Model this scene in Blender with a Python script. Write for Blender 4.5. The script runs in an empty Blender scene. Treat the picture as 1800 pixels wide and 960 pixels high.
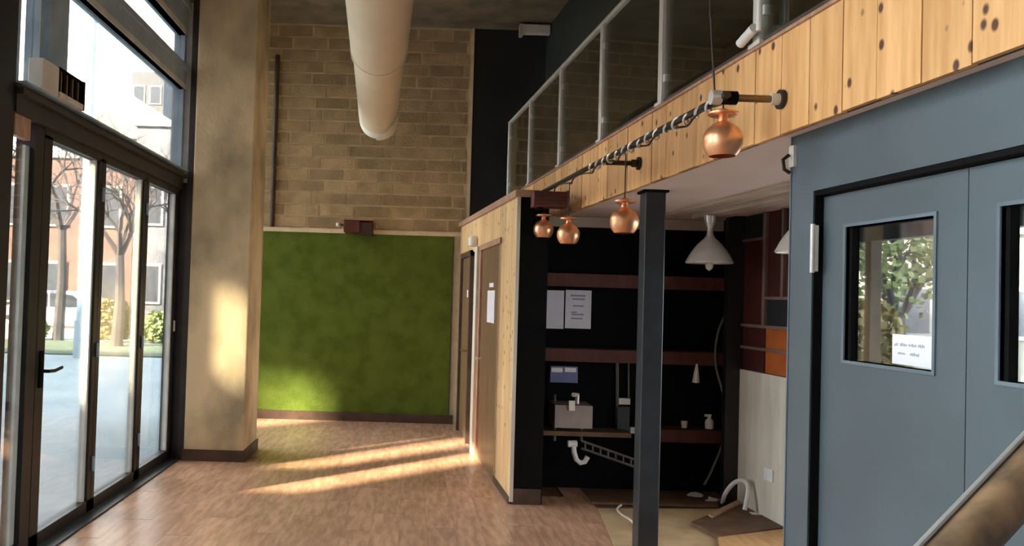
import bpy, bmesh, math, random
from mathutils import Vector, Matrix
random.seed(7)
C = bpy.context.scene
COL = C.collection

# ---------------------------------------------------------------- camera
F_PX, CX, CY, EYE = 1400.0, 725.0, 488.0, 1.6
PITCH, ROLL = math.radians(1.3), math.radians(1.72)
fwd = Vector((0, math.cos(PITCH), math.sin(PITCH)))
rt0 = Vector((1, 0, 0)); up0 = rt0.cross(fwd)
rt = rt0 * math.cos(ROLL) + up0 * math.sin(ROLL)
up = up0 * math.cos(ROLL) - rt0 * math.sin(ROLL)
cam_d = bpy.data.cameras.new('camera'); cam = bpy.data.objects.new('camera', cam_d); COL.objects.link(cam)
cam.matrix_world = Matrix((
    (rt.x, up.x, -fwd.x, 0), (rt.y, up.y, -fwd.y, 0), (rt.z, up.z, -fwd.z, EYE), (0, 0, 0, 1)))
cam_d.sensor_width = 36; cam_d.lens = F_PX / 1800 * 36
cam_d.shift_x = (900 - CX) / 1800; cam_d.shift_y = (CY - 480) / 1800
cam_d.clip_start = 0.05; cam_d.clip_end = 400
C.camera = cam

def ray(px, py):
    return fwd + rt * ((px - CX) / F_PX) - up * ((py - CY) / F_PX)
def at(px, py, Y):                       # point of the place seen at a pixel, at depth Y
    d = ray(px, py); return Vector((0, 0, EYE)) + d * (Y / d.y)
K = 0.0786                               # the right-hand wall line runs 4.5 degrees off the window wall
def YR(px, D): return 1400 * D / (px - 615)
def R(u, v, z): return Vector((u - K * v, v, z))
KW = 0.059
def Wd(u, v, z): return Vector((u - KW * v, v, z))

# ---------------------------------------------------------------- sky, sun, exposure
w = bpy.data.worlds.new('sky'); C.world = w; w.use_nodes = True
nt = w.node_tree; nt.nodes.clear()
o_ = nt.nodes.new('ShaderNodeOutputWorld'); b_ = nt.nodes.new('ShaderNodeBackground')
tc = nt.nodes.new('ShaderNodeTexCoord'); nz = nt.nodes.new('ShaderNodeTexNoise'); cr = nt.nodes.new('ShaderNodeValToRGB')
nz.inputs['Scale'].default_value = 2.2; nz.inputs['Detail'].default_value = 5
cr.color_ramp.elements[0].position = 0.38; cr.color_ramp.elements[0].color = (0.62, 0.80, 1.0, 1)
cr.color_ramp.elements[1].position = 0.58; cr.color_ramp.elements[1].color = (0.98, 1.0, 1.0, 1)
nt.links.new(tc.outputs['Generated'], nz.inputs['Vector']); nt.links.new(nz.outputs['Fac'], cr.inputs['Fac'])
nt.links.new(cr.outputs['Color'], b_.inputs['Color']); nt.links.new(b_.outputs[0], o_.inputs['Surface'])
b_.inputs['Strength'].default_value = 6.0
sd = bpy.data.lights.new('sun', 'SUN'); sun = bpy.data.objects.new('sun', sd); COL.objects.link(sun)
SUN_DIR = Vector((0.735, 0.678, -0.60)).normalized()
sun.rotation_euler = SUN_DIR.to_track_quat('-Z', 'Y').to_euler()
sun.location = (-20, -20, 25)
sd.energy = 52; sd.color = (1.0, 0.86, 0.64); sd.angle = math.radians(1.7)
C.view_settings.view_transform = 'Standard'; C.view_settings.look = 'None'
C.view_settings.gamma = 1; C.view_settings.use_curve_mapping = False
C.view_settings.exposure = 0.72
def portal(loc, rot, sx, sy):
    l = bpy.data.lights.new('window_portal', 'AREA'); l.shape = 'RECTANGLE'; l.size = sx; l.size_y = sy
    l.cycles.is_portal = True
    o = bpy.data.objects.new('window_portal', l); COL.objects.link(o); o.location = loc; o.rotation_euler = rot
portal((-2.32, 3.0, 2.1), (0, -math.pi/2, 0), 4.2, 15.0)

# ---------------------------------------------------------------- materials
def mat(name, c1, c2=None, rough=0.6, scale=6, stretch=(1, 1, 1), metal=0, bump=0, bscale=None, rnd=0, detail=5, lo=0.35, hi=0.65, spec=0.5, knots=False):
    m = bpy.data.materials.new(name); m.use_nodes = True; n = m.node_tree.nodes; L = m.node_tree.links
    p = n['Principled BSDF']; p.inputs['Roughness'].default_value = rough; p.inputs['Metallic'].default_value = metal
    p.inputs['Specular IOR Level'].default_value = spec
    c2 = c2 or tuple(x * 0.85 for x in c1)
    t = n.new('ShaderNodeTexCoord'); mp = n.new('ShaderNodeMapping'); mp.inputs['Scale'].default_value = stretch
    oi = n.new('ShaderNodeObjectInfo')
    ad = n.new('ShaderNodeVectorMath'); ad.operation = 'ADD'
    ml = n.new('ShaderNodeVectorMath'); ml.operation = 'SCALE'; ml.inputs['Scale'].default_value = 37.0 if rnd else 0
    cb = n.new('ShaderNodeCombineXYZ')
    for i in range(3): L.new(oi.outputs['Random'], cb.inputs[i])
    L.new(cb.outputs[0], ml.inputs[0]); L.new(t.outputs['Object'], ad.inputs[0]); L.new(ml.outputs[0], ad.inputs[1])
    L.new(ad.outputs[0], mp.inputs['Vector'])
    nz = n.new('ShaderNodeTexNoise'); nz.inputs['Scale'].default_value = scale; nz.inputs['Detail'].default_value = detail
    L.new(mp.outputs[0], nz.inputs['Vector'])
    r = n.new('ShaderNodeValToRGB'); r.color_ramp.elements[0].position = lo; r.color_ramp.elements[1].position = hi
    r.color_ramp.elements[0].color = (*c2, 1); r.color_ramp.elements[1].color = (*c1, 1)
    L.new(nz.outputs['Fac'], r.inputs['Fac'])
    out = r.outputs['Color']
    if rnd:
        hs = n.new('ShaderNodeHueSaturation'); mr = n.new('ShaderNodeMapRange')
        mr.inputs['To Min'].default_value = 1 - rnd; mr.inputs['To Max'].default_value = 1 + rnd
        L.new(oi.outputs['Random'], mr.inputs['Value']); L.new(mr.outputs[0], hs.inputs['Value']); L.new(out, hs.inputs['Color']); out = hs.outputs['Color']
    if knots:
        vm = n.new('ShaderNodeMapping'); vm.inputs['Scale'].default_value = (1, 1, 0.7)
        L.new(ad.outputs[0], vm.inputs['Vector'])
        v = n.new('ShaderNodeTexVoronoi'); v.inputs['Scale'].default_value = 10.5; L.new(vm.outputs[0], v.inputs['Vector'])
        kr = n.new('ShaderNodeValToRGB'); kr.color_ramp.elements[0].position = 0.10; kr.color_ramp.elements[1].position = 0.17
        kr.color_ramp.elements[0].color = (1, 1, 1, 1); kr.color_ramp.elements[1].color = (0, 0, 0, 1)
        L.new(v.outputs['Distance'], kr.inputs['Fac'])
        mx = n.new('ShaderNodeMixRGB'); mx.inputs['Color2'].default_value = (0.09, 0.03, 0.01, 1)
        L.new(kr.outputs['Color'], mx.inputs['Fac']); L.new(out, mx.inputs['Color1']); out = mx.outputs['Color']
    L.new(out, p.inputs['Base Color'])
    if bump:
        b2 = n.new('ShaderNodeTexNoise'); b2.inputs['Scale'].default_value = bscale or scale * 4; b2.inputs['Detail'].default_value = 4
        L.new(mp.outputs[0], b2.inputs['Vector']); bp = n.new('ShaderNodeBump'); bp.inputs['Strength'].default_value = bump
        bp.inputs['Distance'].default_value = 0.01
        L.new(b2.outputs['Fac'], bp.inputs['Height']); L.new(bp.outputs[0], p.inputs['Normal'])
    return m
def glass(name, tint=(0.96, 0.98, 0.97), refl=0.08):
    m = bpy.data.materials.new(name); m.use_nodes = True; n = m.node_tree.nodes; L = m.node_tree.links; n.clear()
    o = n.new('ShaderNodeOutputMaterial'); mx = n.new('ShaderNodeMixShader'); t = n.new('ShaderNodeBsdfTransparent'); g = n.new('ShaderNodeBsdfGlossy')
    lw = n.new('ShaderNodeLayerWeight'); lw.inputs['Blend'].default_value = 0.25
    mr = n.new('ShaderNodeMapRange'); mr.inputs['To Min'].default_value = refl; mr.inputs['To Max'].default_value = 0.7
    t.inputs[0].default_value = (*tint, 1); g.inputs['Roughness'].default_value = 0.02
    L.new(lw.outputs['Fresnel'], mr.inputs['Value']); L.new(mr.outputs[0], mx.inputs[0]); L.new(t.outputs[0], mx.inputs[1]); L.new(g.outputs[0], mx.inputs[2]); L.new(mx.outputs[0], o.inputs[0])
    return m

M = {}
M['black_frame'] = mat('black_frame', (0.012, 0.012, 0.013), (0.007, 0.007, 0.008), 0.4)
M['grey_frame'] = mat('grey_frame', (0.38, 0.48, 0.56), (0.28, 0.37, 0.44), 0.45)
M['brown_frame'] = mat('brown_frame', (0.045, 0.036, 0.028), (0.026, 0.022, 0.018), 0.5)
M['pale_frame'] = mat('pale_frame', (0.70, 0.71, 0.66), (0.55, 0.56, 0.53), 0.5)
M['concrete'] = mat('concrete', (0.82, 0.65, 0.39), (0.36, 0.30, 0.19), 0.85, 2.2, (1, 1, 0.7), bump=0.3, bscale=30, detail=7, lo=0.3, hi=0.6)  # dark mottle paints blotchy tree shadows as well as stains
M['ceiling'] = mat('ceiling_concrete', (0.25, 0.20, 0.13), (0.14, 0.115, 0.07), 0.9, 3, bump=0.4, bscale=20)
M['brick'] = mat('tan_brick', (0.52, 0.385, 0.20), (0.36, 0.265, 0.135), 0.9, 5, rnd=0.18, bump=0.6, bscale=40)
M['mortar'] = mat('pale_mortar', (0.88, 0.74, 0.50), (0.74, 0.61, 0.40), 0.95, 8, bump=0.3)
M['green'] = mat('green_turf', (0.135, 0.19, 0.032), (0.095, 0.14, 0.020), 0.95, 5, bump=1.0, bscale=70, detail=9, spec=0.1)
M['dark_base'] = mat('dark_skirting', (0.10, 0.055, 0.035), (0.05, 0.03, 0.02), 0.5)
M['pine'] = mat('pine_board', (0.80, 0.455, 0.19), (0.62, 0.315, 0.11), 0.55, 3.5, (6, 6, 0.6), rnd=0.14, bump=0.15, knots=True)
M['pine_pale'] = mat('pale_pine_board', (0.82, 0.55, 0.27), (0.64, 0.40, 0.18), 0.55, 3.5, (6, 6, 0.6), rnd=0.14, bump=0.15, knots=True)
M['cap'] = mat('wood_cap', (0.50, 0.30, 0.20), (0.36, 0.19, 0.12), 0.5, 5, (1, 6, 1))
M['soffit'] = mat('pinkish_plaster', (0.82, 0.68, 0.60), (0.76, 0.63, 0.55), 0.8, 2)
M['soffit2'] = mat('grey_plaster_strip', (0.55, 0.46, 0.37), (0.40, 0.33, 0.26), 0.8, 2)
M['blue'] = mat('slate_blue_paint', (0.088, 0.118, 0.140), (0.068, 0.090, 0.103), 0.38, 1.3, bump=0.05, bscale=60)
M['blue_trim'] = mat('blue_grey_trim', (0.13, 0.17, 0.20), (0.10, 0.135, 0.16), 0.35)
M['rail_strip'] = mat('worn_grey_strip', (0.36, 0.37, 0.37), (0.26, 0.27, 0.27), 0.4, 8)
M['black'] = mat('matt_black', (0.005, 0.005, 0.005), (0.003, 0.003, 0.003), 0.9, spec=0.15)
M['mezz'] = mat('dark_green_grey_wall', (0.035, 0.04, 0.032), (0.022, 0.026, 0.022), 0.6, 2)
M['black_wall'] = mat('near_black_wall', (0.02, 0.022, 0.022), (0.012, 0.013, 0.014), 0.5, 2)
M['shelf'] = mat('red_brown_shelf', (0.09, 0.020, 0.013), (0.055, 0.013, 0.008), 0.7, 4, (3, 1, 1))
M['steel'] = mat('pale_metal', (0.76, 0.73, 0.66), (0.64, 0.61, 0.55), 0.4, metal=0.2)
M['copper'] = mat('brushed_copper', (0.95, 0.50, 0.28), (0.85, 0.38, 0.18), 0.33, 9, metal=0.8)
M['chrome'] = mat('spun_aluminium', (0.80, 0.77, 0.72), (0.68, 0.65, 0.60), 0.28, metal=0.45)
M['white'] = mat('white_plastic', (0.85, 0.82, 0.78), (0.72, 0.7, 0.66), 0.5)
M['paper'] = mat('paper', (0.80, 0.78, 0.84), (0.74, 0.72, 0.78), 0.8)
M['ink'] = mat('ink', (0.36, 0.34, 0.42), (0.3, 0.28, 0.36), 0.8)
M['post'] = mat('slate_black_paint', (0.038, 0.045, 0.05), (0.026, 0.03, 0.034), 0.34)
M['dark_metal'] = mat('dark_metal', (0.05, 0.04, 0.03), (0.03, 0.025, 0.02), 0.4, metal=0.6)
M['brass'] = mat('dull_brass', (0.30, 0.20, 0.09), (0.2, 0.13, 0.06), 0.4, metal=0.7)
M['redbox'] = mat('red_brown_box', (0.16, 0.045, 0.03), (0.09, 0.02, 0.015), 0.6)
M['duct'] = mat('cream_duct', (0.80, 0.70, 0.52), (0.72, 0.62, 0.45), 0.55, 2)
M['duct_sunlit'] = mat('sunlit_white_duct_end', (0.92, 0.90, 0.82), (0.88, 0.85, 0.76), 0.5, 2)  # white carries the sunlight on the duct end in its colour
M['plaster'] = mat('off_white_panel', (0.72, 0.66, 0.56), (0.58, 0.52, 0.43), 0.7, 2.5, (3, 3, 0.6))
M['redpanel'] = mat('dark_red_panel', (0.075, 0.011, 0.006), (0.04, 0.007, 0.004), 0.5, 3)
M['orange'] = mat('orange_lit_panel', (0.50, 0.13, 0.02), (0.36, 0.08, 0.015), 0.5, 4)  # orange light falling on the panels is put into this colour
M['batten'] = mat('pink_grey_batten', (0.20, 0.12, 0.10), (0.14, 0.085, 0.07), 0.6)
M['ply'] = mat('plywood', (0.62, 0.35, 0.15), (0.50, 0.26, 0.10), 0.6, 4, (5, 1, 1))
M['osb'] = mat('tan_subfloor', (0.55, 0.38, 0.21), (0.42, 0.28, 0.15), 0.6, 5)
M['dirt'] = mat('dark_brown_board', (0.17, 0.09, 0.045), (0.10, 0.05, 0.025), 0.7, 8)
M['woodrail'] = mat('handrail_wood', (0.33, 0.215, 0.125), (0.14, 0.10, 0.065), 0.35, 14, (1.5, 3, 1.5), bump=0.05)
M['door_brown'] = mat('brown_door', (0.22, 0.13, 0.065), (0.16, 0.09, 0.045), 0.4, 3, (5, 5, 0.7))
M['cable'] = mat('grey_cable', (0.16, 0.16, 0.15), (0.1, 0.1, 0.1), 0.5)
M['cardboard'] = mat('grey_brown_box', (0.30, 0.24, 0.21), (0.22, 0.17, 0.15), 0.6)
M['bluebox'] = mat('blue_grey_dispenser', (0.16, 0.17, 0.32), (0.12, 0.13, 0.26), 0.4)
M['glass'] = glass('window_glass')
M['glass_rail'] = glass('balustrade_glass', (0.84, 0.88, 0.85), 0.10)
M['paving'] = mat('outdoor_paving', (0.27, 0.31, 0.33), (0.20, 0.24, 0.265), 0.8, 0.6)
M['asphalt'] = mat('dark_verge', (0.085, 0.11, 0.08), (0.06, 0.08, 0.05), 0.9, 1)
M['kerbmat'] = mat('pale_stone', (0.36, 0.35, 0.33), (0.30, 0.29, 0.27), 0.9)
M['redbrick'] = mat('pink_red_brick', (0.19, 0.105, 0.09), (0.14, 0.08, 0.07), 0.9, 2, rnd=0.1)
M['palewall'] = mat('pale_render', (0.16, 0.16, 0.18), (0.13, 0.13, 0.15), 0.9, 1)
M['cream'] = mat('cream_render', (0.23, 0.22, 0.19), (0.2, 0.19, 0.165), 0.9, 1)
M['slate'] = mat('slate_roof', (0.10, 0.10, 0.11), (0.08, 0.08, 0.09), 0.8)
M['win_dark'] = mat('dark_pane', (0.07, 0.075, 0.09), (0.05, 0.055, 0.07), 0.2)
M['bark'] = mat('grey_bark', (0.075, 0.065, 0.07), (0.05, 0.045, 0.05), 0.9, 3)
M['car'] = mat('white_car_paint', (0.30, 0.28, 0.37), (0.27, 0.25, 0.34), 0.25)
M['tyre'] = mat('tyre', (0.03, 0.03, 0.03), (0.02, 0.02, 0.02), 0.8)
M['leaf'] = mat('leaf_green', (0.24, 0.28, 0.12), (0.14, 0.17, 0.07), 0.8, 2, rnd=0.2)
M['yellow_leaf'] = mat('yellow_shrub', (0.22, 0.18, 0.07), (0.14, 0.12, 0.05), 0.8, 2)

def floor_mat():
    m = mat('wood_floor', (0.66, 0.375, 0.24), (0.46, 0.25, 0.155), 0.27, 7, (3.2, 0.6, 1), rnd=0.10, bump=0.04, detail=3, lo=0.34, hi=0.66, spec=0.6)
    return m
M['floor'] = floor_mat()

# ---------------------------------------------------------------- builders
def BM(): return bmesh.new()
def hexa(bm, P):                          # 8 corners: bottom loop then top loop
    v = [bm.verts.new(p) for p in P]
    for f in ((3, 2, 1, 0), (4, 5, 6, 7), (0, 1, 5, 4), (1, 2, 6, 5), (2, 3, 7, 6), (3, 0, 4, 7)): bm.faces.new([v[i] for i in f])
def box(bm, x0, x1, y0, y1, z0, z1, fn=None):
    fn = fn or (lambda x, y, z: Vector((x, y, z)))
    hexa(bm, [fn(x0, y0, z0), fn(x1, y0, z0), fn(x1, y1, z0), fn(x0, y1, z0), fn(x0, y0, z1), fn(x1, y0, z1), fn(x1, y1, z1), fn(x0, y1, z1)])
def frames(pts):
    out = []; n = None
    for i, p in enumerate(pts):
        a = pts[max(i - 1, 0)]; b = pts[min(i + 1, len(pts) - 1)]
        t = (b - a).normalized()
        if n is None: n = t.orthogonal().normalized()
        n = (n - t * n.dot(t)).normalized(); out.append((n, t.cross(n)))
    return out
def tube(bm, pts, r, seg=10):
    pts = [Vector(p) for p in pts]; rr = r if isinstance(r, (list, tuple)) else [r] * len(pts)
    rings = []
    for p, (n, b), q in zip(pts, frames(pts), rr):
        rings.append([bm.verts.new(p + (n * math.cos(a) + b * math.sin(a)) * q) for a in [2 * math.pi * k / seg for k in range(seg)]])
    for A, B in zip(rings, rings[1:]):
        for k in range(seg): bm.faces.new((A[k], A[(k + 1) % seg], B[(k + 1) % seg], B[k]))
    bm.faces.new(rings[0][::-1]); bm.faces.new(rings[-1])
def lathe(bm, prof, c=(0, 0, 0), seg=28, capb=True, capt=True):
    c = Vector(c); rings = []
    for r, z in prof: rings.append([bm.verts.new(c + Vector((r * math.cos(2 * math.pi * k / seg), r * math.sin(2 * math.pi * k / seg), z))) for k in range(seg)])
    for A, B in zip(rings, rings[1:]):
        for k in range(seg): bm.faces.new((A[k], A[(k + 1) % seg], B[(k + 1) % seg], B[k]))
    if capb: bm.faces.new(rings[0][::-1])
    if capt: bm.faces.new(rings[-1])
def mesh_of(bm, smooth=False):
    bmesh.ops.recalc_face_normals(bm, faces=bm.faces); me = bpy.data.meshes.new('mesh'); bm.to_mesh(me); bm.free()
    if smooth:
        for p in me.polygons: p.use_smooth = True
        try: me.set_sharp_from_angle(angle=math.radians(40))
        except Exception: pass
    return me
def obj(name, bm, m, parent=None, smooth=False, bevel=0):
    if parent is not None and parent.location.length > 0 and isinstance(bm, bmesh.types.BMesh):
        g = parent; off = Vector(g.location)
        while g.parent: g = g.parent; off += Vector(g.location)
        bmesh.ops.translate(bm, verts=bm.verts, vec=-off)
    elif parent is not None and parent.parent is not None and isinstance(bm, bmesh.types.BMesh):
        bmesh.ops.translate(bm, verts=bm.verts, vec=-Vector(parent.parent.location))
    me = mesh_of(bm, smooth) if isinstance(bm, bmesh.types.BMesh) else bm
    me.name = name; o = bpy.data.objects.new(name, me); COL.objects.link(o)
    if not me.materials: me.materials.append(m)
    if parent: o.parent = parent
    if bevel:
        b = o.modifiers.new('bevel', 'BEVEL'); b.width = bevel; b.segments = 2; b.limit_method = 'ANGLE'
    return o
def tag(o, label, cat, group=None, kind=None):
    o['label'] = label
    if cat: o['category'] = cat
    if group: o['group'] = group
    if kind: o['kind'] = kind
    return o
def thing(name, label, cat, loc=(0, 0, 0), group=None, kind=None):
    o = bpy.data.objects.new(name, None); COL.objects.link(o); o.location = loc; o.empty_display_size = 0.1
    return tag(o, label, cat, group, kind)
def struct(name, bm, m, label, cat, smooth=False):
    return tag(obj(name, bm, m, None, smooth), label, cat, None, 'structure')
def copy_tree(o, parent=None):
    c = o.copy(); COL.objects.link(c)
    if parent: c.parent = parent
    for ch in list(o.children): copy_tree(ch, c)
    return c
def B(name, m, parent, x0, x1, y0, y1, z0, z1, fn=None, bevel=0):
    bm = BM(); box(bm, x0, x1, y0, y1, z0, z1, fn); return obj(name, bm, m, parent, bevel=bevel)

# ================================================================ LARGE STRUCTURE
CEIL = 5.03; BACK = 10.1; GX = -2.25; ZS = 2.32; DB = 1.752; DBL = 1.856; DW = 3.16; ZT = 2.72
# floor base and boards
bm = BM(); box(bm, -2.13, 5.2, -3.0, 10.3, -0.12, -0.008)
fl = struct('floor', bm, M['dirt'], 'reddish brown wood strip floor of the room', 'floor')
bm = BM(); box(bm, -0.0945, 0.0945, 0.0, 1.196, -0.008, 0.0); bme = mesh_of(bm); bme.materials.append(M['floor'])
def board_right(v): return 1.9
col_i = 0; x = -2.13 + 0.095
while x < 1.75:
    y = 1.5 + (col_i * 0.437) % 1.2 - 1.2
    while y < 10.1:
        if not (y > 6.9 and x > 0.9) and not (x > 1.05 and y > 6.0):
            xx = x
            # boards stop along the cut line of the torn-up floor in the bay
            if not (x > 1.62 and y > 3.2):
                o = bpy.data.objects.new('floorboard', bme); COL.objects.link(o); o.parent = fl; o.location = (xx, y, random.uniform(-0.0006, 0.0))
        y += 1.2
    x += 0.19; col_i += 1
# ceiling
bm = BM(); box(bm, -2.6, 5.2, -3.0, 10.5, CEIL, CEIL + 0.2)
struct('ceiling', bm, M['ceiling'], 'dark olive concrete ceiling high above the room', 'ceiling')
# back wall: mortar bed, bricks, green panel
XBR = 0.67
bm = BM(); box(bm, -2.6, XBR, BACK, BACK + 0.25, 0, CEIL)
wb = struct('wall_back', bm, M['mortar'], 'tan brick end wall above the green panel', 'wall')
rowh = 0.152; bw = 0.446; nrow = 0; z = 2.42
bm = BM(); box(bm, -bw / 2 + 0.013, bw / 2 - 0.013, -0.014, 0.0, 0.013, rowh - 0.013); brk = mesh_of(bm); brk.materials.append(M['brick'])
half = {}
def brick_at(x0, x1, z, i):
    wdt = x1 - x0
    if abs(wdt - bw) < 1e-3: me = brk
    else:
        k = round(wdt, 3)
        if k not in half:
            b = BM(); box(b, -wdt / 2 + 0.013, wdt / 2 - 0.013, -0.014, 0, 0.013, rowh - 0.013); half[k] = mesh_of(b); half[k].materials.append(M['brick'])
        me = half[k]
    o = bpy.data.objects.new('brick', me); COL.objects.link(o); o.parent = wb; o.location = ((x0 + x1) / 2, BACK - random.uniform(0, 0.004), z)
while z + rowh < CEIL + 0.01:
    off = (nrow % 2) * bw / 2 + [0, .07, -.05, .03][nrow % 4]
    x = -2.25 - off
    while x < XBR - 0.04:
        a, b2 = max(x, -2.25), min(x + bw, XBR - 0.02)
        if b2 - a > 0.07: brick_at(a, b2, z, nrow)
        x += bw
    z += rowh; nrow += 1
B('green_panel', M['green'], wb, -2.2, 0.50, BACK - 0.03, BACK, 0.11, 2.36)['label'] = 'textured green turf panel'
B('ledge', M['mortar'], wb, -2.2, 0.60, BACK - 0.035, BACK, 2.362, 2.415)
B('panel_edge', M['dark_base'], wb, 0.50, 0.515, BACK - 0.035, BACK, 0.11, 2.36)
bm = BM(); box(bm, -2.2, 0.56, BACK - 0.05, BACK - 0.03, 0, 0.11)
struct('baseboard_back', bm, M['dark_base'], 'dark brown skirting under the green panel', 'skirting')
# black upper wall right of the brick, and mezzanine side wall
bm = BM(); box(bm, XBR + 0.03, 5.2, BACK - 0.0, BACK + 0.25, 0, CEIL)
struct('wall_back_upper', bm, M['black_wall'], 'near black end wall beside the brickwork above the balcony', 'wall')
bm = BM(); box(bm, 2.4, 2.55, -1.0, 10.05, ZT, CEIL - 0.001, R)
struct('wall_mezzanine', bm, M['mezz'], 'dark green grey wall behind the balcony glass', 'wall')
bm = BM(); box(bm, XBR, XBR + 0.03, BACK - 0.02, BACK + 0.2, 2.42, CEIL)
struct('trim_1', bm, M['mortar'], 'pale narrow jamb between brickwork and black wall', 'trim')
# concrete column
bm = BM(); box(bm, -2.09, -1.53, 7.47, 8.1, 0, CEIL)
cl = tag(obj('column', bm, M['concrete'], bevel=0.012), 'square concrete column with stained tan surface and tree shadows painted in beside the glazing', 'column', None, 'structure')
bm = BM(); box(bm, -2.105, -1.515, 7.455, 8.115, 0, 0.105)
struct('baseboard_column', bm, M['dark_base'], 'dark brown skirting around the concrete column', 'skirting')
# slab over the bay (soffit) and mezzanine floor
bm = BM(); box(bm, DB + 0.062, 5.2, -0.96, 10.08, ZS, ZT - 0.01, R)
so = struct('ceiling_lower', bm, M['soffit'], 'smooth pinkish soffit under the balcony', 'ceiling')
B('soffit_strip', M['soffit2'], so, 2.51, 2.62, 0.6, 6.4, ZS - 0.02, ZS, R)
B('soffit_strip', M['soffit2'], so, 2.74, 2.95, 0.6, 6.4, ZS - 0.035, ZS, R)
# fascia beam with pine planks
bm = BM(); box(bm, DB + 0.022, DB + 0.06, -0.96, BACK - 0.01, ZS - 0.0, ZT - 0.012, R)
fb = struct('trim_2', bm, M['dark_base'], 'balcony edge beam clad in upright pine planks', 'beam')
Y = 1.24 - 11 * 0.2; i = 0
while Y < BACK - 0.25:
    wd = 0.2 + [0.0, 0.012, -0.014, 0.006][i % 4]
    dz = random.uniform(-0.003, 0.003)
    B('plank', M['pine'], fb, DB + random.uniform(-0.002, 0.002), DB + 0.022, Y + 0.0022, Y + wd - 0.0022, ZS - 0.012 + dz, ZT, R)
    Y += wd; i += 1
B('beam_cap', M['cap'], fb, DB - 0.012, DB + 0.10, -0.96, BACK - 0.02, ZT, ZT + 0.014, R)['label'] = 'thin timber capping'

# ---------------------------------------------------------------- wood clad wall (middle)
U = 1.176; WT = 2.45
bm = BM(); box(bm, U + 0.02, U + 0.15, 6.27, 8.12, 0, 2.40, Wd)
box(bm, U + 0.02, U + 0.15, 8.75, BACK - 0.06, 0, 2.40, Wd); box(bm, U + 0.02, U + 0.15, 8.12, 8.75, 2.1, 2.40, Wd)
ww = struct('wall_middle', bm, M['black'], 'pine clad partition wall with a brown door, dark on its end', 'wall')
def topz(Y): return 2.40 + (Y - 6.25) * 0.02
Y = 6.25; i = 0
while Y < 6.9:
    B('plank', M['pine_pale'], ww, U, U + 0.02, Y + 0.002, Y + 0.158, 0.02, topz(Y), Wd); Y += 0.16
Ystart = Y
while Y < BACK - 0.2:
    z0 = 2.10 if Y < 9.65 else 0.02
    B('plank', M['pine_pale'], ww, U, U + 0.02, Y + 0.002, min(Y + 0.158, BACK - 0.06), z0, topz(Y), Wd); Y += 0.16
bm = BM(); hexa(bm, [Wd(U - 0.02, 6.22, 2.40), Wd(U + 0.17, 6.22, 2.40), Wd(U + 0.17, BACK - 0.05, 2.48), Wd(U - 0.02, BACK - 0.05, 2.48), Wd(U - 0.02, 6.22, 2.455), Wd(U + 0.17, 6.22, 2.455), Wd(U + 0.17, BACK - 0.05, 2.535), Wd(U - 0.02, BACK - 0.05, 2.535)])
obj('wall_cap', bm, M['cap'], ww)['label'] = 'brown timber capping'
B('corner_strip', M['plaster'], ww, U - 0.004, U + 0.024, 6.228, 6.25, 0.02, 2.40, Wd)
bm = BM(); box(bm, 0.815, 1.06, 6.25, 6.27, 0, 2.40)
struct('wall_bay_left', bm, M['black'], 'black end panel of the pine clad partition', 'wall')
bm = BM(); box(bm, 0.82, 1.05, 6.235, 6.252, 0, 0.12)
struct('baseboard_bay', bm, M['dark_base'], 'short dark skirting at the partition end', 'skirting')
bm = BM(); box(bm, U - 0.012, U, 6.25, 7.0, 0, 0.05, Wd)
struct('baseboard_middle', bm, M['dark_base'], 'thin dark skirting under the pine partition', 'skirting')
# doors in it
d = thing('door_3', 'brown door with a white notice in the pine partition', 'door', tuple(Wd(U, 7.5, 0)), kind='structure')
B('door_leaf', M['door_brown'], d, U + 0.0, U + 0.02, 6.93, 8.02, 0.01, 2.08, Wd)
bm = BM(); box(bm, U - 0.02, U + 0.02, 8.03, 8.33, 0, 2.13, Wd); box(bm, U - 0.02, U + 0.0, 6.9, 8.04, 2.08, 2.13, Wd)
obj('door_frame', bm, M['cap'], d)
B('pale_jamb', M['plaster'], d, U - 0.045, U - 0.02, 8.12, 8.30, 0, 2.12, Wd)
B('notice', M['paper'], d, U - 0.004, U - 0.0005, 7.2, 7.62, 1.37, 1.67, Wd)
B('notice', M['paper'], d, U - 0.004, U - 0.0005, 7.28, 7.52, 1.70, 1.74, Wd)
bm = BM(); tube(bm, [Wd(U, 7.93, 1.0), Wd(U - 0.05, 7.93, 1.0), Wd(U - 0.05, 7.82, 1.0)], 0.01); obj('handle', bm, M['steel'], d, True)
d = thing('door_4', 'far brown door beside the green panel', 'door', tuple(Wd(U, 9.2, 0)), kind='structure')
B('door_leaf', M['door_brown'], d, U - 0.0, U + 0.02, 8.80, 9.6, 0.01, 2.06, Wd)
B('door_frame', M['dark_base'], d, U - 0.03, U + 0.02, 8.74, 8.80, 0, 2.12, Wd)
B('door_frame', M['dark_base'], d, U - 0.03, U + 0.02, 9.6, 9.66, 0, 2.12, Wd)
B('door_frame', M['dark_base'], d, U - 0.03, U + 0.02, 8.74, 9.66, 2.06, 2.12, Wd)
bm = BM(); tube(bm, [Wd(U, 8.95, 1.0), Wd(U - 0.06, 8.95, 1.0), Wd(U - 0.06, 9.08, 1.0)], 0.014); obj('handle', bm, M['brass'], d, True)
B('closer', M['white'], d, U - 0.03, U - 0.001, 8.86, 8.95, 1.60, 1.68, Wd)['label'] = 'small white plate'
t = thing('wall_sconce', 'small cream wall lamp above the far brown door', 'lamp', tuple(at(830, 422, 8.3)))
bm = BM(); p = at(832, 424, 8.45); lathe(bm, [(0.025, -0.06), (0.05, -0.05), (0.055, 0.03), (0.02, 0.06)], p, 16); obj('lamp_shade', bm, M['white'], t, True)
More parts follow.
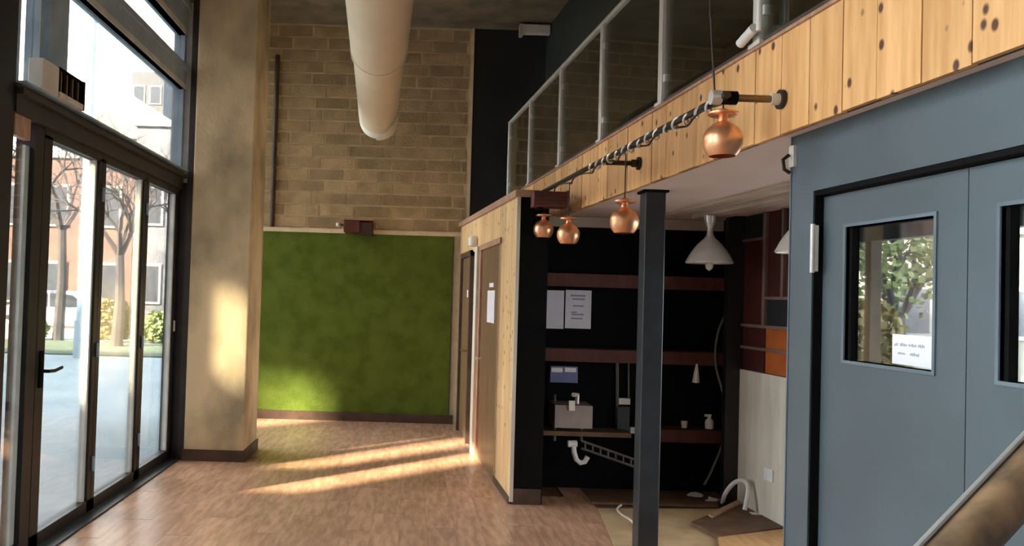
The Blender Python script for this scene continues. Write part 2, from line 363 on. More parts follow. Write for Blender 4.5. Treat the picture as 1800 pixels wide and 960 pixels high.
bm = BM(); tube(bm, [p, Wd(U, p.y, p.z)], 0.012, 8); obj('bracket', bm, M['steel'], t, True)

# ---------------------------------------------------------------- window wall
def Yw(px, X): return 1400 * (-X) / (725 - px)
ZD = 2.48
wl = BM()
box(wl, GX - 0.1, GX + 0.05, -3, 10.1, 4.32, CEIL)                 # solid spandrel above the top glass
box(wl, GX - 0.1, GX + 0.05, -3, 10.1, -0.12, 0.0)
struct('wall_left', wl, M['plaster'], 'pale spandrel wall above the tall glazing', 'wall')
bm = BM(); box(bm, GX - 0.03, -2.13, -3, 7.5, -0.1, 0.012)
struct('trim_3', bm, M['post'], 'grey floor track along the folding glass doors', 'track')
# folding doors
ys = [4.74, 5.64, 6.58, 7.50]
labs = ['near folding glass door with a lever handle', 'middle folding glass door without a lever', 'far folding glass door next to the concrete column']
for i in range(3):
    y0, y1 = ys[i], ys[i + 1]; s = 0.062
    d = thing('door_%d' % (5 + i), labs[i], 'door', (GX, y0, 0), kind='structure')
    a = 0.11 if i == 0 else s
    B('stile', M['black_frame'], d, GX - 0.04, GX + 0.03, y0 + 0.003, y0 + a, 0.02, ZD + 0.02)
    B('stile', M['black_frame'], d, GX - 0.04, GX + 0.03, y1 - s, y1 - 0.003, 0.02, ZD + 0.02)
    B('glazing_bead', M['pale_frame'], d, GX - 0.03, GX + 0.012, y1 - s - 0.028, y1 - s, 0.1, ZD)
    B('rail', M['black_frame'], d, GX - 0.04, GX + 0.03, y0 + 0.003, y1 - 0.003, 0.02, 0.10)
    B('rail', M['brown_frame'], d, GX - 0.04, GX + 0.03, y0 + 0.003, y1 - 0.003, ZD, ZD + 0.06)
    B('pane', M['glass'], d, GX - 0.008, GX + 0.0, y0 + a, y1 - s, 0.10, ZD)
    for zz in ((0.3, 1.1, 2.2) if i else ()):
        bm = BM(); tube(bm, [(GX + 0.04, y0, zz), (GX + 0.04, y0, zz + 0.1)], 0.012, 8); obj('hinge', bm, M['grey_frame'], d, True)
    if i == 0:
        hy = y0 + 0.06
        B('handle_plate', M['black'], d, GX + 0.03, GX + 0.04, hy - 0.02, hy + 0.02, 0.98, 1.20)
        bm = BM(); tube(bm, [(GX + 0.03, hy, 1.08), (GX + 0.085, hy, 1.08), (GX + 0.09, hy + 0.06, 1.078), (GX + 0.09, hy + 0.16, 1.09)], 0.011, 8); obj('handle', bm, M['dark_metal'], d, True)
    if i == 2: B('bolt_plate', M['steel'], d, GX + 0.03, GX + 0.04, y1 - 0.05, y1 - 0.02, 1.2, 1.3)
# heavier posts
bm = BM(); box(bm, GX - 0.08, GX + 0.03, 4.62, 4.735, 0, ZD + 0.1)
struct('trim_4', bm, M['black_frame'], 'wide dark door post left of the lever handle door', 'post')
bm = BM(); box(bm, GX - 0.09, GX + 0.05, 4.05, 4.33, 0, 4.33)
struct('trim_5', bm, M['black_frame'], 'broad dark post at the left edge of the view', 'post')
# side light between the posts
wn = thing('window_1', 'narrow glass sidelight between the two dark posts', 'window', (GX, 4.5, 0), kind='structure')
B('pane', M['glass'], wn, GX - 0.008, GX, 4.33, 4.62, 0.1, 2.40)
B('rail', M['black_frame'], wn, GX - 0.04, GX + 0.03, 4.33, 4.62, 0, 0.1)
B('glazing_bead', M['pale_frame'], wn, GX - 0.02, GX + 0.0, 4.57, 4.62, 0.1, 2.40)
B('head_box', M['cap'], wn, GX + 0.0, GX + 0.04, 4.36, 4.54, 2.42, 2.54)
# transom above doors
bm = BM(); box(bm, GX - 0.06, GX + 0.06, 4.33, 7.5, ZD + 0.06, 2.70); box(bm, GX - 0.06, GX + 0.095, 4.33, 7.5, 2.64, 2.675)
tr = struct('trim_6', bm, M['brown_frame'], 'dark brown transom over the folding doors', 'transom')
B('sill_strip', M['grey_frame'], tr, GX - 0.02, GX + 0.11, 4.33, 7.5, 2.70, 2.712)
# clerestory windows
def clear(n, y0, y1, zb, zt, lab, jamb=0.06, m='grey_frame'):
    wn = thing('window_%d' % n, lab, 'window', (GX, y0, zb), kind='structure')
    B('pane', M['glass'], wn, GX - 0.008, GX, y0 + jamb, y1 - jamb, zb, zt)
    B('jamb', M[m], wn, GX - 0.05, GX + 0.04, y0, y0 + jamb, zb, zt)
    B('jamb', M[m], wn, GX - 0.05, GX + 0.04, y1 - jamb, y1, zb, zt)
    return wn
clear(2, 4.33, 4.66, 2.712, 3.48, 'narrow upper pane beside the left edge post', 0.05)
clear(3, 4.93, 7.52, 2.712, 3.48, 'large upper window over the folding doors', 0.05)
clear(4, 4.33, 7.52, 3.72, 3.99, 'slim topmost window strip under the spandrel', 0.06)
bm = BM(); box(bm, GX - 0.05, GX + 0.05, 4.0, 7.6, 3.48, 3.72); box(bm, GX - 0.05, GX + 0.075, 4.0, 7.6, 3.66, 3.705)
t7 = struct('trim_7', bm, M['grey_frame'], 'blue grey transom between the upper windows', 'transom')
B('glazing_bead', M['pale_frame'], t7, GX - 0.02, GX + 0.052, 4.0, 7.6, 3.48, 3.53)
bm = BM(); box(bm, GX - 0.05, GX + 0.05, 4.0, 7.6, 3.99, 4.32); box(bm, GX - 0.05, GX + 0.075, 4.0, 7.6, 4.25, 4.30)
t8 = struct('trim_8', bm, M['grey_frame'], 'blue grey head rail over the slim top window', 'transom')
B('glazing_bead', M['pale_frame'], t8, GX - 0.02, GX + 0.052, 4.0, 7.6, 3.99, 4.05)
# wide grey mullion
bm = BM(); box(bm, GX - 0.05, GX + 0.06, 4.68, 4.93, 2.712, 3.48)
struct('trim_9', bm, M['grey_frame'], 'grey mullion behind the cream and slatted box', 'mullion')
# jamb closing glazing against column
bm = BM(); box(bm, GX - 0.08, -2.14, 7.5, 7.62, 0, 2.60)
struct('trim_10', bm, M['black_frame'], 'black jamb between the far folding door and the column', 'jamb')
bm = BM(); box(bm, GX - 0.08, -2.15, 7.52, 7.62, 2.60, 4.32)
struct('trim_11', bm, M['pale_frame'], 'pale grey jamb between upper windows and the column', 'jamb')
bm = BM(); box(bm, -2.15, -2.09, 7.49, 7.7, 0, CEIL)
struct('trim_12', bm, M['brown_frame'], 'dark upright edging against the concrete column', 'trim')
# windows past the column and behind the view
wn = thing('window_5', 'tall window hidden behind the concrete column', 'window', (GX, 8.1, 0), kind='structure')
B('pane', M['glass'], wn, GX - 0.008, GX, 8.12, 10.0, 0.05, 4.3)
B('frame_post', M['black_frame'], wn, GX - 0.05, GX + 0.04, 7.62, 8.14, 0, 4.32)
B('frame_post', M['black_frame'], wn, GX - 0.05, GX + 0.04, 10.0, 10.1, 0, 4.32)
for k, y0 in enumerate((-2.4, -0.8, 0.8, 2.4)):
    wn = thing('window_%d' % (6 + k), 'tall glazed bay of the window wall nearer the viewer', 'window', (GX, y0, 0), 'near glazed bays', 'structure')
    B('pane', M['glass'], wn, GX - 0.008, GX, y0 + 0.06, y0 + 1.6, 0.1, 4.3)
    B('frame_post', M['black_frame'], wn, GX - 0.05, GX + 0.04, y0, y0 + 0.06, 0, 4.32)
bm = BM(); box(bm, -2.6, 5.2, -3.2, -3.0, 0, CEIL)
struct('wall_front', bm, M['plaster'], 'pale wall behind the viewer', 'wall')
bm = BM(); box(bm, 5.2, 5.4, -3.2, -0.2, 0, CEIL); box(bm, 2.2, 5.2, -0.4, -0.2, 0, CEIL)
struct('wall_entry', bm, M['plaster'], 'pale wall to the right behind the viewer', 'wall')

# ---------------------------------------------------------------- blue wall and doors
YB = 1400 * DBL / 774; YO = 1400 * DBL / 812; YE = 1.66
bm = BM()
box(bm, DBL, DBL + 0.15, YO, YB, 0, ZS, R)                # left jamb pier
box(bm, DBL, DBL + 0.15, YE - 0.02, YO, 2.07, ZS, R)      # head
box(bm, DBL, DBL + 0.15, -0.2, YE - 0.02, 0, ZS, R)
wr = struct('wall_right', bm, M['blue'], 'slate blue painted door surround', 'wall')
bm = BM(); box(bm, DBL, DBL + 0.15, 1.0, BACK - 0.02, 0, 0.001, R)
bm.free()
B('jamb_lining', M['black'], wr, DBL + 0.005, DBL + 0.14, YO - 0.006, YO - 0.001, 0.0, 2.07, R)
B('head_lining', M['black'], wr, DBL + 0.004, DBL + 0.14, YE, YO - 0.006, 2.05, 2.069, R)
B('edge_bead', M['blue_trim'], wr, DBL - 0.004, DBL + 0.15, YB, YB + 0.008, 0, ZS, R)
DL = DBL + 0.04
def YL(px): return 1400 * DL / (px - 615)
def leaf(n, ya, yb, ga, gb, lab):                       # ya far edge, yb near edge; ga, gb glass
    d = thing('door_%d' % n, lab, 'door', tuple(R(DL, yb, 0)), kind='structure')
    zb, zt = 1.404, 1.912
    bm = BM()
    box(bm, DL, DL + 0.045, yb, ya, 0.01, zb, R); box(bm, DL, DL + 0.045, yb, ya, zt, 2.045, R)
    box(bm, DL, DL + 0.045, ga, ya, zb, zt, R); box(bm, DL, DL + 0.045, yb, gb, zb, zt, R)
    obj('door_leaf', bm, M['blue'], d)
    bm = BM(); t_ = 0.012
    box(bm, DL - 0.006, DL + 0.045, gb - t_, gb, zb - t_, zt + t_, R)
    box(bm, DL - 0.006, DL + 0.045, ga, ga + t_, zb - t_, zt + t_, R)
    box(bm, DL - 0.006, DL + 0.045, gb, ga, zb - t_, zb, R); box(bm, DL - 0.006, DL + 0.045, gb, ga, zt, zt + t_, R)
    obj('glazing_frame', bm, M['blue_trim'], d)
    B('glazing_gasket', M['black'], d, DL + 0.012, DL + 0.04, ga - 0.016, ga, zb, zt, R)
    B('pane', M['glass'], d, DL + 0.03, DL + 0.034, gb, ga, zb, zt, R)
    return d
y1a = YO - 0.007; y1b = YL(1700); g1a, g1b = YL(1487), YL(1643)
d1 = leaf(1, y1a, y1b, g1a, g1b, 'slate blue door with a paper note on its glass')
d2 = leaf(2, y1b - 0.004, YE + 0.002, YL(1760), YL(1760) - 0.467, 'slate blue door at the right edge of the view')
B('hinge_leaf', M['steel'], d1, DBL - 0.003, DBL + 0.012, YO - 0.022, YO - 0.008, 1.745, 1.93, R)
bm = BM(); tube(bm, [R(DBL - 0.008, YO - 0.015, 1.74), R(DBL - 0.008, YO - 0.015, 1.935)], 0.009, 10); obj('hinge', bm, M['steel'], d1, True)
# note
ya, yb = 2.818, 2.625
nt_ = thing('paper_note', 'white paper note with two lines taped inside the blue door glass', 'note', tuple(R(DL + 0.028, yb, 1.41)))
B('sheet', M['paper'], nt_, DL + 0.0275, DL + 0.0285, yb, ya, 1.412, 1.516, R)
for (zz, parts) in ((1.478, ((0.012, 0.03), (0.04, 0.075), (0.083, 0.12), (0.128, 0.155))), (1.448, ((0.03, 0.065), (0.09, 0.135)))):
    bm = BM()
    for a, b2 in parts:
        k = a
        while k < b2:
            box(bm, DL + 0.0268, DL + 0.0274, ya - k - 0.004, ya - k, zz - random.uniform(0.001, 0.004), zz + random.uniform(0.004, 0.009), R); k += 0.0065
    o = obj('line_of_writing', bm, M['ink'], nt_); o['kind'] = 'stuff'
# small hook / cable clip at the head of the blue pier
t = thing('wall_hook', 'small chrome hook at the top corner of the blue surround', 'hook', tuple(R(DBL - 0.01, YB, 2.2)))
B('hook_plate', M['steel'], t, DBL - 0.012, DBL, YB - 0.03, YB + 0.006, 2.19, 2.28, R)
bm = BM(); tube(bm, [R(DBL - 0.02, YB - 0.01, 2.24), R(DBL - 0.045, YB - 0.01, 2.22), R(DBL - 0.04, YB - 0.01, 2.18), R(DBL - 0.015, YB - 0.01, 2.165)], 0.008, 8); obj('hook_arm', bm, M['dark_metal'], t, True)

# lobby behind the blue doors with a glazed outer opening
bm = BM(); box(bm, 3.42, 3.50, -0.2, 3.55, 0, ZS, R); box(bm, 3.42, 3.50, 3.55, 5.4, 2.05, ZS, R); box(bm, 3.42, 3.50, 3.55, 5.4, 0, 0.35, R)
struct('wall_lobby', bm, M['blue'], 'dim lobby wall seen through the blue door glass', 'wall')
bm = BM()
for yy in (3.55, 4.25, 5.2): box(bm, 3.40, 3.47, yy, yy + 0.06, 0.35, 2.05, R)
struct('window_10', bm, M['black_frame'], 'dark outer window posts beyond the lobby', 'window')

# ---------------------------------------------------------------- bay (stripped kitchen nook)
YBK = 6.85
bm = BM(); box(bm, 0.95, 2.90, YBK, YBK + 0.1, 0, ZS)
struct('wall_bay_back', bm, M['black'], 'black back wall of the stripped nook', 'wall')
bm = BM(); box(bm, 2.535, 2.67, 6.40, 6.47, 0, ZS)
struct('trim_13', bm, M['black_frame'], 'black upright in the nook corner beside the red panels', 'post')
YR0 = 5.4
YRE = 6.5
bm = BM(); box(bm, DW + 0.02, DW + 0.12, YRE, YBK + 0.1, 0, ZS, R)
struct('wall_bay_return', bm, M['black'], 'black side of the deep nook behind the corner upright', 'wall')
bm = BM(); box(bm, DW + 0.03, DW + 0.12, YR0, YRE, 0, ZS, R)
wbr = struct('wall_bay_right', bm, M['redpanel'], 'nook side wall of dark red panels over an off white board', 'wall')
B('lower_board', M['plaster'], wbr, DW - 0.01, DW + 0.03, YR0, 6.42, 0.0, 1.09, R)['label'] = 'off white scuffed board'
def pan(name, m, xa, xb, za, zb, dep=0.01):
    B(name, m, wbr, DW + dep, DW + 0.03, YR(xb, DW) + 0.008, YR(xa, DW) - 0.008, za + 0.006, zb - 0.006, R)
pan('panel', M['redpanel'], 1296, 1345, 1.444, 2.12); pan('panel', M['black_wall'], 1296, 1345, 2.12, ZS)
pan('panel', M['redpanel'], 1345, 1377, 1.66, ZS); pan('panel', M['redpanel'], 1377, 1412, 1.66, ZS)
pan('panel', M['black_wall'], 1345, 1412, 1.444, 1.66)
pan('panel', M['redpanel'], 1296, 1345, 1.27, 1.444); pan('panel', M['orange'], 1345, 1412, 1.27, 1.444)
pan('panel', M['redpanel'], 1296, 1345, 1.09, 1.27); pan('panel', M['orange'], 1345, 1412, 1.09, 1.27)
def bat(xa, xb, za, zb):
    B('batten', M['batten'], wbr, DW - 0.012, DW + 0.012, YR(xb, DW), YR(xa, DW), za, zb, R)
bat(1298, 1303, 1.09, ZS); bat(1342.5, 1347.5, 1.444, ZS); bat(1375, 1379, 1.66, ZS)
bat(1303, 1342, 2.11, 2.13); bat(1347, 1412, 1.65, 1.672); bat(1303, 1412, 1.432, 1.456); bat(1303, 1412, 1.26, 1.282)
# grey cornice pipe along the top of the nook
B('cornice', M['soffit2'], so, 1.0, 2.7, YBK - 0.06, YBK, ZS - 0.09, ZS - 0.005)
# shelves
def shelf(x0, x1, z, lab, th=0.095, mm='shelf'):
    t = thing('wall_shelf', lab, 'shelf', (x0, YBK - 0.24, z), 'red brown shelves in the nook')
    B('shelf_board', M[mm], t, x0, x1, YBK - 0.22, YBK - 0.0, z + 0.03, z + th)
    B('shelf_lip', M[mm], t, x0, x1, YBK - 0.24, YBK - 0.22, z, z + th)
    for xx in (x0 + 0.15, x1 - 0.15): B('bracket', M['black'], t, xx - 0.01, xx + 0.01, YBK - 0.18, YBK, z - 0.0, z + 0.03)
def pshelf(px0, px1, y0, y1, lab, mm='shelf'):
    a = at(px0, y1, YBK - 0.24); b2 = at(px1, y0, YBK - 0.24); mid = (at(px0, y0, YBK - 0.24).z + a.z) / 2
    shelf(a.x, b2.x, a.z, lab, b2.z - at(px1, y1, YBK - 0.24).z, mm)
pshelf(945, 1288, 479, 502, 'topmost red brown shelf on the black nook wall')
pshelf(945, 1280, 612, 634, 'middle red brown shelf under the two pale sheets')
pshelf(1152, 1284, 755, 777, 'lowest red brown shelf, right of the steel post')
pshelf(945, 1110, 757, 765, 'thin dark ledge behind the grey brown box', 'dirt')
YF = YBK - 0.01
def slab(name, m, parent, px0, py0, px1, py1, Y, th):
    a = at(px0, py1, Y); b2 = at(px1, py0, Y)
    return B(name, m, parent, a.x, b2.x, Y, Y + th, a.z, b2.z)
# sheets
a = at(948, 577, YF)
t = thing('pinned_sheet', 'left pale sheet of the pair pinned up under the top shelf', 'paper', tuple(a), 'pale sheets on the nook wall')
slab('sheet', M['paper'], t, 948, 511, 992, 577, YF - 0.001, 0.006)
t = thing('pinned_sheet', 'right pale sheet of the pair, with faint lines of print', 'paper', tuple(at(993, 577, YF)), 'pale sheets on the nook wall')
slab('sheet', M['paper'], t, 993, 511, 1040, 577, YF - 0.001, 0.006)
for k, (x0, x1, yy) in enumerate(((1003, 1029, 520), (1006, 1028, 526), (1007, 1026, 538), (1004, 1014, 549), (1004, 1026, 553), (1004, 1024, 560))):
    slab('line_of_print', M['ink'], t, x0, yy - 1, x1, yy + 1, YF - 0.003, 0.002)
# dispenser
t = thing('paper_dispenser', 'blue grey dispenser with two white patches on the nook wall', 'dispenser', tuple(at(968, 672, 6.73)))
o = slab('body', M['bluebox'], t, 967, 645, 1016, 672, 6.730, 0.11)
slab('white_patch', M['white'], t, 969, 647, 989, 654, 6.722, 0.008); slab('white_patch', M['white'], t, 993, 647, 1013, 654, 6.722, 0.008)
# sink box with pipes
t = thing('wall_sink', 'small grey brown sink box with pipes in the dark nook', 'sink', tuple(at(975, 752, 6.60)))
slab('basin', M['cardboard'], t, 975, 714, 1042, 752, 6.480, 0.30)
slab('tap', M['steel'], t, 1000, 705, 1011, 722, 6.460, 0.03)
bm = BM(); tube(bm, [at(1014, 714, 6.60), at(1015, 694, 6.60), at(1008, 694, 6.52)], 0.018, 8); obj('faucet', bm, M['steel'], t, True)
for px in (975, 1022):
    bm = BM(); tube(bm, [at(px, 694 if px < 1000 else 752, 6.70), at(px, 775, 6.70)], 0.012, 8); obj('supply_pipe', bm, M['cable'], t, True)
t = thing('waste_pipe', 'white curved drain trap hanging under the sink box', 'pipe', tuple(at(1010, 815, 6.60)))
bm = BM(); tube(bm, [at(1003, 781, 6.60), at(1008, 782, 6.60), at(1009, 795, 6.60), at(1013, 808, 6.60), at(1020, 814, 6.60), at(1028, 812, 6.60), at(1033, 803, 6.60)], 0.021, 10)
obj('trap', bm, M['white'], t, True)
bm = BM(); tube(bm, [at(998, 780, 6.60), at(1014, 780, 6.60)], 0.028, 10); obj('collar', bm, M['white'], t, True)
# leaning rack (ladder like strip)
t = thing('slotted_rail', 'ladder like slotted rail leaning low across the dark nook', 'rail', tuple(at(1020, 780, 6.65)))
for dy in (0, 13):
    bm = BM(); tube(bm, [at(1022, 775 + dy, 6.65), at(1116, 808 + dy, 6.50)], 0.01, 6); obj('side_bar', bm, M['cable'], t)
for k in range(7):
    f = (k + 0.5) / 7; a = at(1022 + 94 * f, 775 + 33 * f, 6.65 - 0.15 * f); b2 = at(1022 + 94 * f, 788 + 33 * f, 6.65 - 0.15 * f)
    bm = BM(); tube(bm, [a, b2], 0.007, 6); obj('rung', bm, M['cable'], t)
# vertical conduit and box
t = thing('conduit', 'thin dark conduit with a grey box on the black nook wall', 'conduit', tuple(at(1085, 765, 6.82)))
bm = BM(); tube(bm, [at(1085, 632, 6.83), at(1085, 765, 6.83)], 0.014, 8); obj('pipe', bm, M['cable'], t, True)
bm = BM(); tube(bm, [at(1105, 632, 6.83), at(1105, 700, 6.83)], 0.008, 8); obj('pipe', bm, M['cable'], t, True)
slab('junction_box', M['steel'], t, 1088, 701, 1108, 711, 6.800, 0.05); slab('meter_box', M['post'], t, 1085, 716, 1107, 757, 6.780, 0.07)
# things on lowest shelf etc.
def small(name, lab, cat, px, py, Y, prof, m, grp=None, sc=1):
    p = at(px, py, Y); t = thing(name, lab, cat, tuple(p), grp); bm = BM(); lathe(bm, [(r * sc, z * sc) for r, z in prof], p, 16); obj('body', bm, m, t, True); return t
zsh = at(1200, 755, YBK - 0.24).z
p = Vector((at(1247, 740, 6.70).x, 6.7, zsh))
t = thing('spray_bottle', 'small white spray bottle standing on the lowest nook shelf', 'bottle', tuple(p))
bm = BM(); lathe(bm, [(0.034, 0), (0.036, 0.05), (0.03, 0.07), (0.013, 0.085), (0.013, 0.10)], p, 16); obj('body', bm, M['white'], t, True)
B('nozzle', M['white'], t, p.x - 0.04, p.x + 0.012, p.y - 0.01, p.y + 0.01, p.z + 0.098, p.z + 0.118)
p = Vector((at(1203, 735, 6.70).x, 6.7, zsh))
t = thing('cup', 'small grey cup on the lowest nook shelf', 'cup', tuple(p)); bm = BM(); lathe(bm, [(0.022, 0), (0.028, 0.055), (0.024, 0.055), (0.02, 0.006)], p, 16, True, False); obj('body', bm, M['steel'], t, True)
t = thing('hanging_cloth', 'narrow pale cloth hanging beneath the middle nook shelf', 'cloth', tuple(at(1223, 645, 6.60)))
bm = BM(); pa = [at(1225, 640, 6.60), at(1224, 655, 6.59), at(1223, 672, 6.60)]; tube(bm, pa, [0.008, 0.02, 0.03], 8); obj('fold', bm, M['steel'], t, True)
t = thing('socket_box', 'small white connector beside the steel post in the nook', 'connector', tuple(at(1114, 757, 6.80)))
slab('body', M['white'], t, 1108, 752, 1118, 762, 6.800, 0.04)
# looping dark cable
def hang_cable(name, lab, pts, r, m, cat='cable'):
    t = thing(name, lab, cat, tuple(pts[-1])); bm = BM(); P = []
    for i in range(len(pts) - 1):
        p0 = pts[max(i - 1, 0)]; p1 = pts[i]; p2 = pts[i + 1]; p3 = pts[min(i + 2, len(pts) - 1)]
        for s in range(6):
            u = s / 6; P.append(0.5 * ((2 * p1) + (p2 - p0) * u + (2 * p0 - 5 * p1 + 4 * p2 - p3) * u * u + (3 * p1 - p0 - 3 * p2 + p3) * u ** 3))
    P.append(pts[-1]); tube(bm, P, r, 8); obj('cord', bm, m, t, True)
    return t
hang_cable('hanging_cable', 'long grey cable looping down the right side of the nook', [at(1282, 540, 6.70), at(1262, 585, 6.62), at(1258, 640, 6.58), at(1272, 700, 6.58), at(1272, 770, 6.55), at(1252, 825, 6.50), at(1238, 852, 6.45)], 0.010, M['cable'])
# white flex on the floor
def fp(px, py, h=0.012):
    d = ray(px, py); return Vector((0, 0, EYE)) + d * ((h - EYE) / d.z)
q0 = fp(1270, 884, 0.012)
hang_cable('white_flex', 'white flexible pipe arching up from the nook floor', [q0, at(1275, 868, 6.30), at(1287, 852, 6.25), at(1300, 845, 6.2), at(1311, 848, 6.15), at(1315, 862, 6.12), fp(1309, 897, 0.05)], 0.017, M['white'], 'pipe')
for (px, py, lab) in ((1222, 872, 'crumpled white wrapper on the nook floor, left of two'), (1254, 880, 'crumpled white wrapper on the nook floor beside the white flex')):
    p = fp(px, py, 0.0); t = thing('wrapper', lab, 'litter', tuple(p), 'crumpled wrappers'); bm = BM()
    bmesh.ops.create_icosphere(bm, subdivisions=2, radius=0.06)
    for v in bm.verts: v.co = Vector((v.co.x * 1.2, v.co.y * 0.8, max(v.co.z * 0.5, -0.0) + 0.0)) * random.uniform(0.6, 1.15)
    for v in bm.verts: v.co = v.co + p
    obj('crumple', bm, M['white'], t)
p = fp(1328, 911, 0.0); t = thing('paper_scrap', 'tiny white scrap lying on the dark floor board', 'litter', tuple(p)); B('scrap', M['paper'], t, p.x - 0.035, p.x + 0.035, p.y - 0.03, p.y + 0.03, 0.033, 0.037)
hang_cable('loose_flex', 'thin pale cord lying on the tan subfloor by the post', [fp(1092, 888, 0.018), fp(1085, 895, 0.018), fp(1093, 905, 0.018), fp(1108, 914, 0.018), fp(1125, 932, 0.018)], 0.008, M['plaster'])
# outlet
yo = YR(1362, DW)
t = thing('wall_socket', 'white double socket low on the off white board', 'socket', tuple(R(DW - 0.012, yo, 0.33)))
B('plate', M['white'], t, DW - 0.022, DW - 0.01, yo - 0.06, yo + 0.06, 0.31, 0.40, R)
for dy in (-0.03, 0.03): B('outlet', M['paper'], t, DW - 0.025, DW - 0.022, yo + dy - 0.018, yo + dy + 0.018, 0.33, 0.38, R)
# subfloor pieces
def floor_piece(name, lab, m, quad, h0, h1):
    bm = BM(); P = [fp(x, y, 0) for x, y in quad]
    hexa(bm, [Vector((q.x, q.y, h0)) for q in P] + [Vector((q.x, q.y, h1)) for q in P])
    return tag(obj(name, bm, m), lab, 'board')
floor_piece('subfloor_sheet', 'tan subfloor sheet between post and side wall', M['osb'], [(1100, 1010), (1395, 1010), (1370, 897), (1052, 895)], 0.001, 0.007)
floor_piece('floor_board_offcut', 'dark brown board lying on the subfloor in the nook', M['dirt'], [(1262, 950), (1382, 934), (1312, 886), (1215, 925)], 0.008, 0.032)
floor_piece('plywood_sheet', 'orange plywood sheet at the foot of the blue pier', M['ply'], [(1272, 1010), (1400, 1010), (1395, 934), (1262, 951)], 0.008, 0.026)
floor_piece('timber_batten', 'pale timber batten across the nook floor', M['osb'], [(1245, 915), (1252, 919), (1312, 889), (1304, 885)], 0.033, 0.047)
floor_piece('skirting_offcut', 'dark timber strip lying along the foot of the nook', M['dirt'], [(1040, 887), (1262, 893), (1262, 886), (1040, 880)], 0.001, 0.02)

# steel post
pc = at(1148, 337, 5.12); px_, py_ = pc.x, 5.12
t = thing('steel_post', 'slate black square steel post standing before the nook', 'post', (px_, py_, 0))
bm = BM(); box(bm, px_ - 0.065, px_ + 0.065, py_ - 0.065, py_ + 0.065, 0.009, ZS - 0.012); obj('shaft', bm, M['post'], t, bevel=0.006)
bm = BM(); box(bm, px_ - 0.08, px_ + 0.08, py_ - 0.08, py_ + 0.08, ZS - 0.014, ZS); obj('cap_plate', bm, M['black'], t)
bm = BM(); box(bm, px_ - 0.09, px_ + 0.09, py_ - 0.09, py_ + 0.09, 0.008, 0.018); obj('base_plate', bm, M['dark_metal'], t)

# ================================================================ balustrade
ZR = 3.57; DR = DB + 0.008
t = thing('balcony_railing', 'glass balustrade with pale metal posts along the balcony', 'railing', tuple(R(DR, 5, ZT)))
posts = [8.95, 7.91, 6.757, 5.64, 4.54, 3.455, 2.40, 1.35, 0.3, -0.75]
bm = BM(); box(bm, DR - 0.022, DR + 0.022, -0.9, 8.99, ZR, ZR + 0.03, R); obj('handrail', bm, M['steel'], t, bevel=0.008)
bm = BM(); box(bm, DR - 0.012, DR + 0.012, -0.9, 8.97, ZT + 0.013, ZT + 0.035, R); obj('bottom_channel', bm, M['dark_base'], t)
for i, Y in enumerate(posts):
    bm = BM(); box(bm, DR - 0.022, DR + 0.022, Y - 0.028, Y + 0.028, ZT + 0.012, ZR, R); obj('baluster', bm, M['steel'], t, bevel=0.005)
    bm = BM(); box(bm, DR - 0.03, DR + 0.035, Y - 0.05, Y + 0.05, ZT + 0.012, ZT + 0.03, R); obj('foot', bm, M['steel'], t)
    if i < len(posts) - 1:
        B('glass_panel', M['glass_rail'], t, DR - 0.004, DR + 0.004, posts[i + 1] + 0.035, Y - 0.035, ZT + 0.04, ZR - 0.02, R)
        for zz in (ZT + 0.16, ZR - 0.16):
            B('clamp', M['steel'], t, DR - 0.012, DR + 0.012, Y - 0.055, Y - 0.02, zz - 0.02, zz + 0.02, R)
# white glass clamp
t = thing('bracket_clamp', 'white bolted clamp at the foot of a balcony post', 'clamp', tuple(R(DR - 0.03, 3.45, ZT + 0.03)))
bm = BM(); tube(bm, [R(DR - 0.055, 3.52, ZT + 0.045), R(DR - 0.055, 3.40, ZT + 0.075)], 0.022, 10); obj('barrel', bm, M['white'], t, True)
bm = BM(); tube(bm, [R(DR - 0.055, 3.36, ZT + 0.05), R(DR - 0.055, 3.36, ZR)], 0.012, 10); obj('rod', bm, M['white'], t, True)

# ================================================================ lighting pipe with copper pots
DP, ZP = 1.502, 2.45
t = thing('lighting_pipe', 'dark conduit pipe held off the pine beam with a wound cable', 'pipe', tuple(R(DP, 3.25, ZP)))
bm = BM(); tube(bm, [R(DP, 3.2, ZP), R(DP, 6.7, ZP)], 0.016, 12); obj('pipe', bm, M['dark_metal'], t, True)
for Y in (3.25, 4.857, 6.45):
    bm = BM(); tube(bm, [R(DP - 0.0, Y, ZP), R(DB - 0.012, Y, ZP)], 0.015, 12); obj('standoff', bm, M['brass'] if Y < 4 else M['dark_metal'], t, True)
    bm = BM(); tube(bm, [R(DB - 0.016, Y, ZP), R(DB, Y, ZP)], 0.04, 20); obj('flange', bm, M['dark_metal'], t, True)
    bm = BM(); tube(bm, [R(DB - 0.05, Y, ZP), R(DB - 0.016, Y, ZP)], 0.024, 14); obj('collar', bm, M['steel'] if Y < 4 else M['dark_metal'], t, True)
bm = BM(); tube(bm, [R(DP - 0.005, 3.25, ZP), R(DP + 0.06, 3.25, ZP)], 0.028, 14); obj('tee_fitting', bm, M['black'], t, True)
bm = BM(); tube(bm, [R(DP - 0.045, 3.25, ZP), R(DP - 0.005, 3.25, ZP)], 0.030, 14); obj('end_cap', bm, M['chrome'], t, True)
bm = BM(); P = []
for k in range(260):
    f = k / 259; a = f * 2 * math.pi * 15; Y = 3.28 + f * 1.75; rr_ = 0.021 + 0.004 * math.sin(a * 0.37)
    c = R(DP, Y, ZP - 0.012); P.append(c + Vector((math.cos(a) * rr_, 0, math.sin(a) * rr_)))
tube(bm, P, 0.006, 6); obj('wound_cable', bm, M['chrome'], t, True)
bm = BM(); P = []
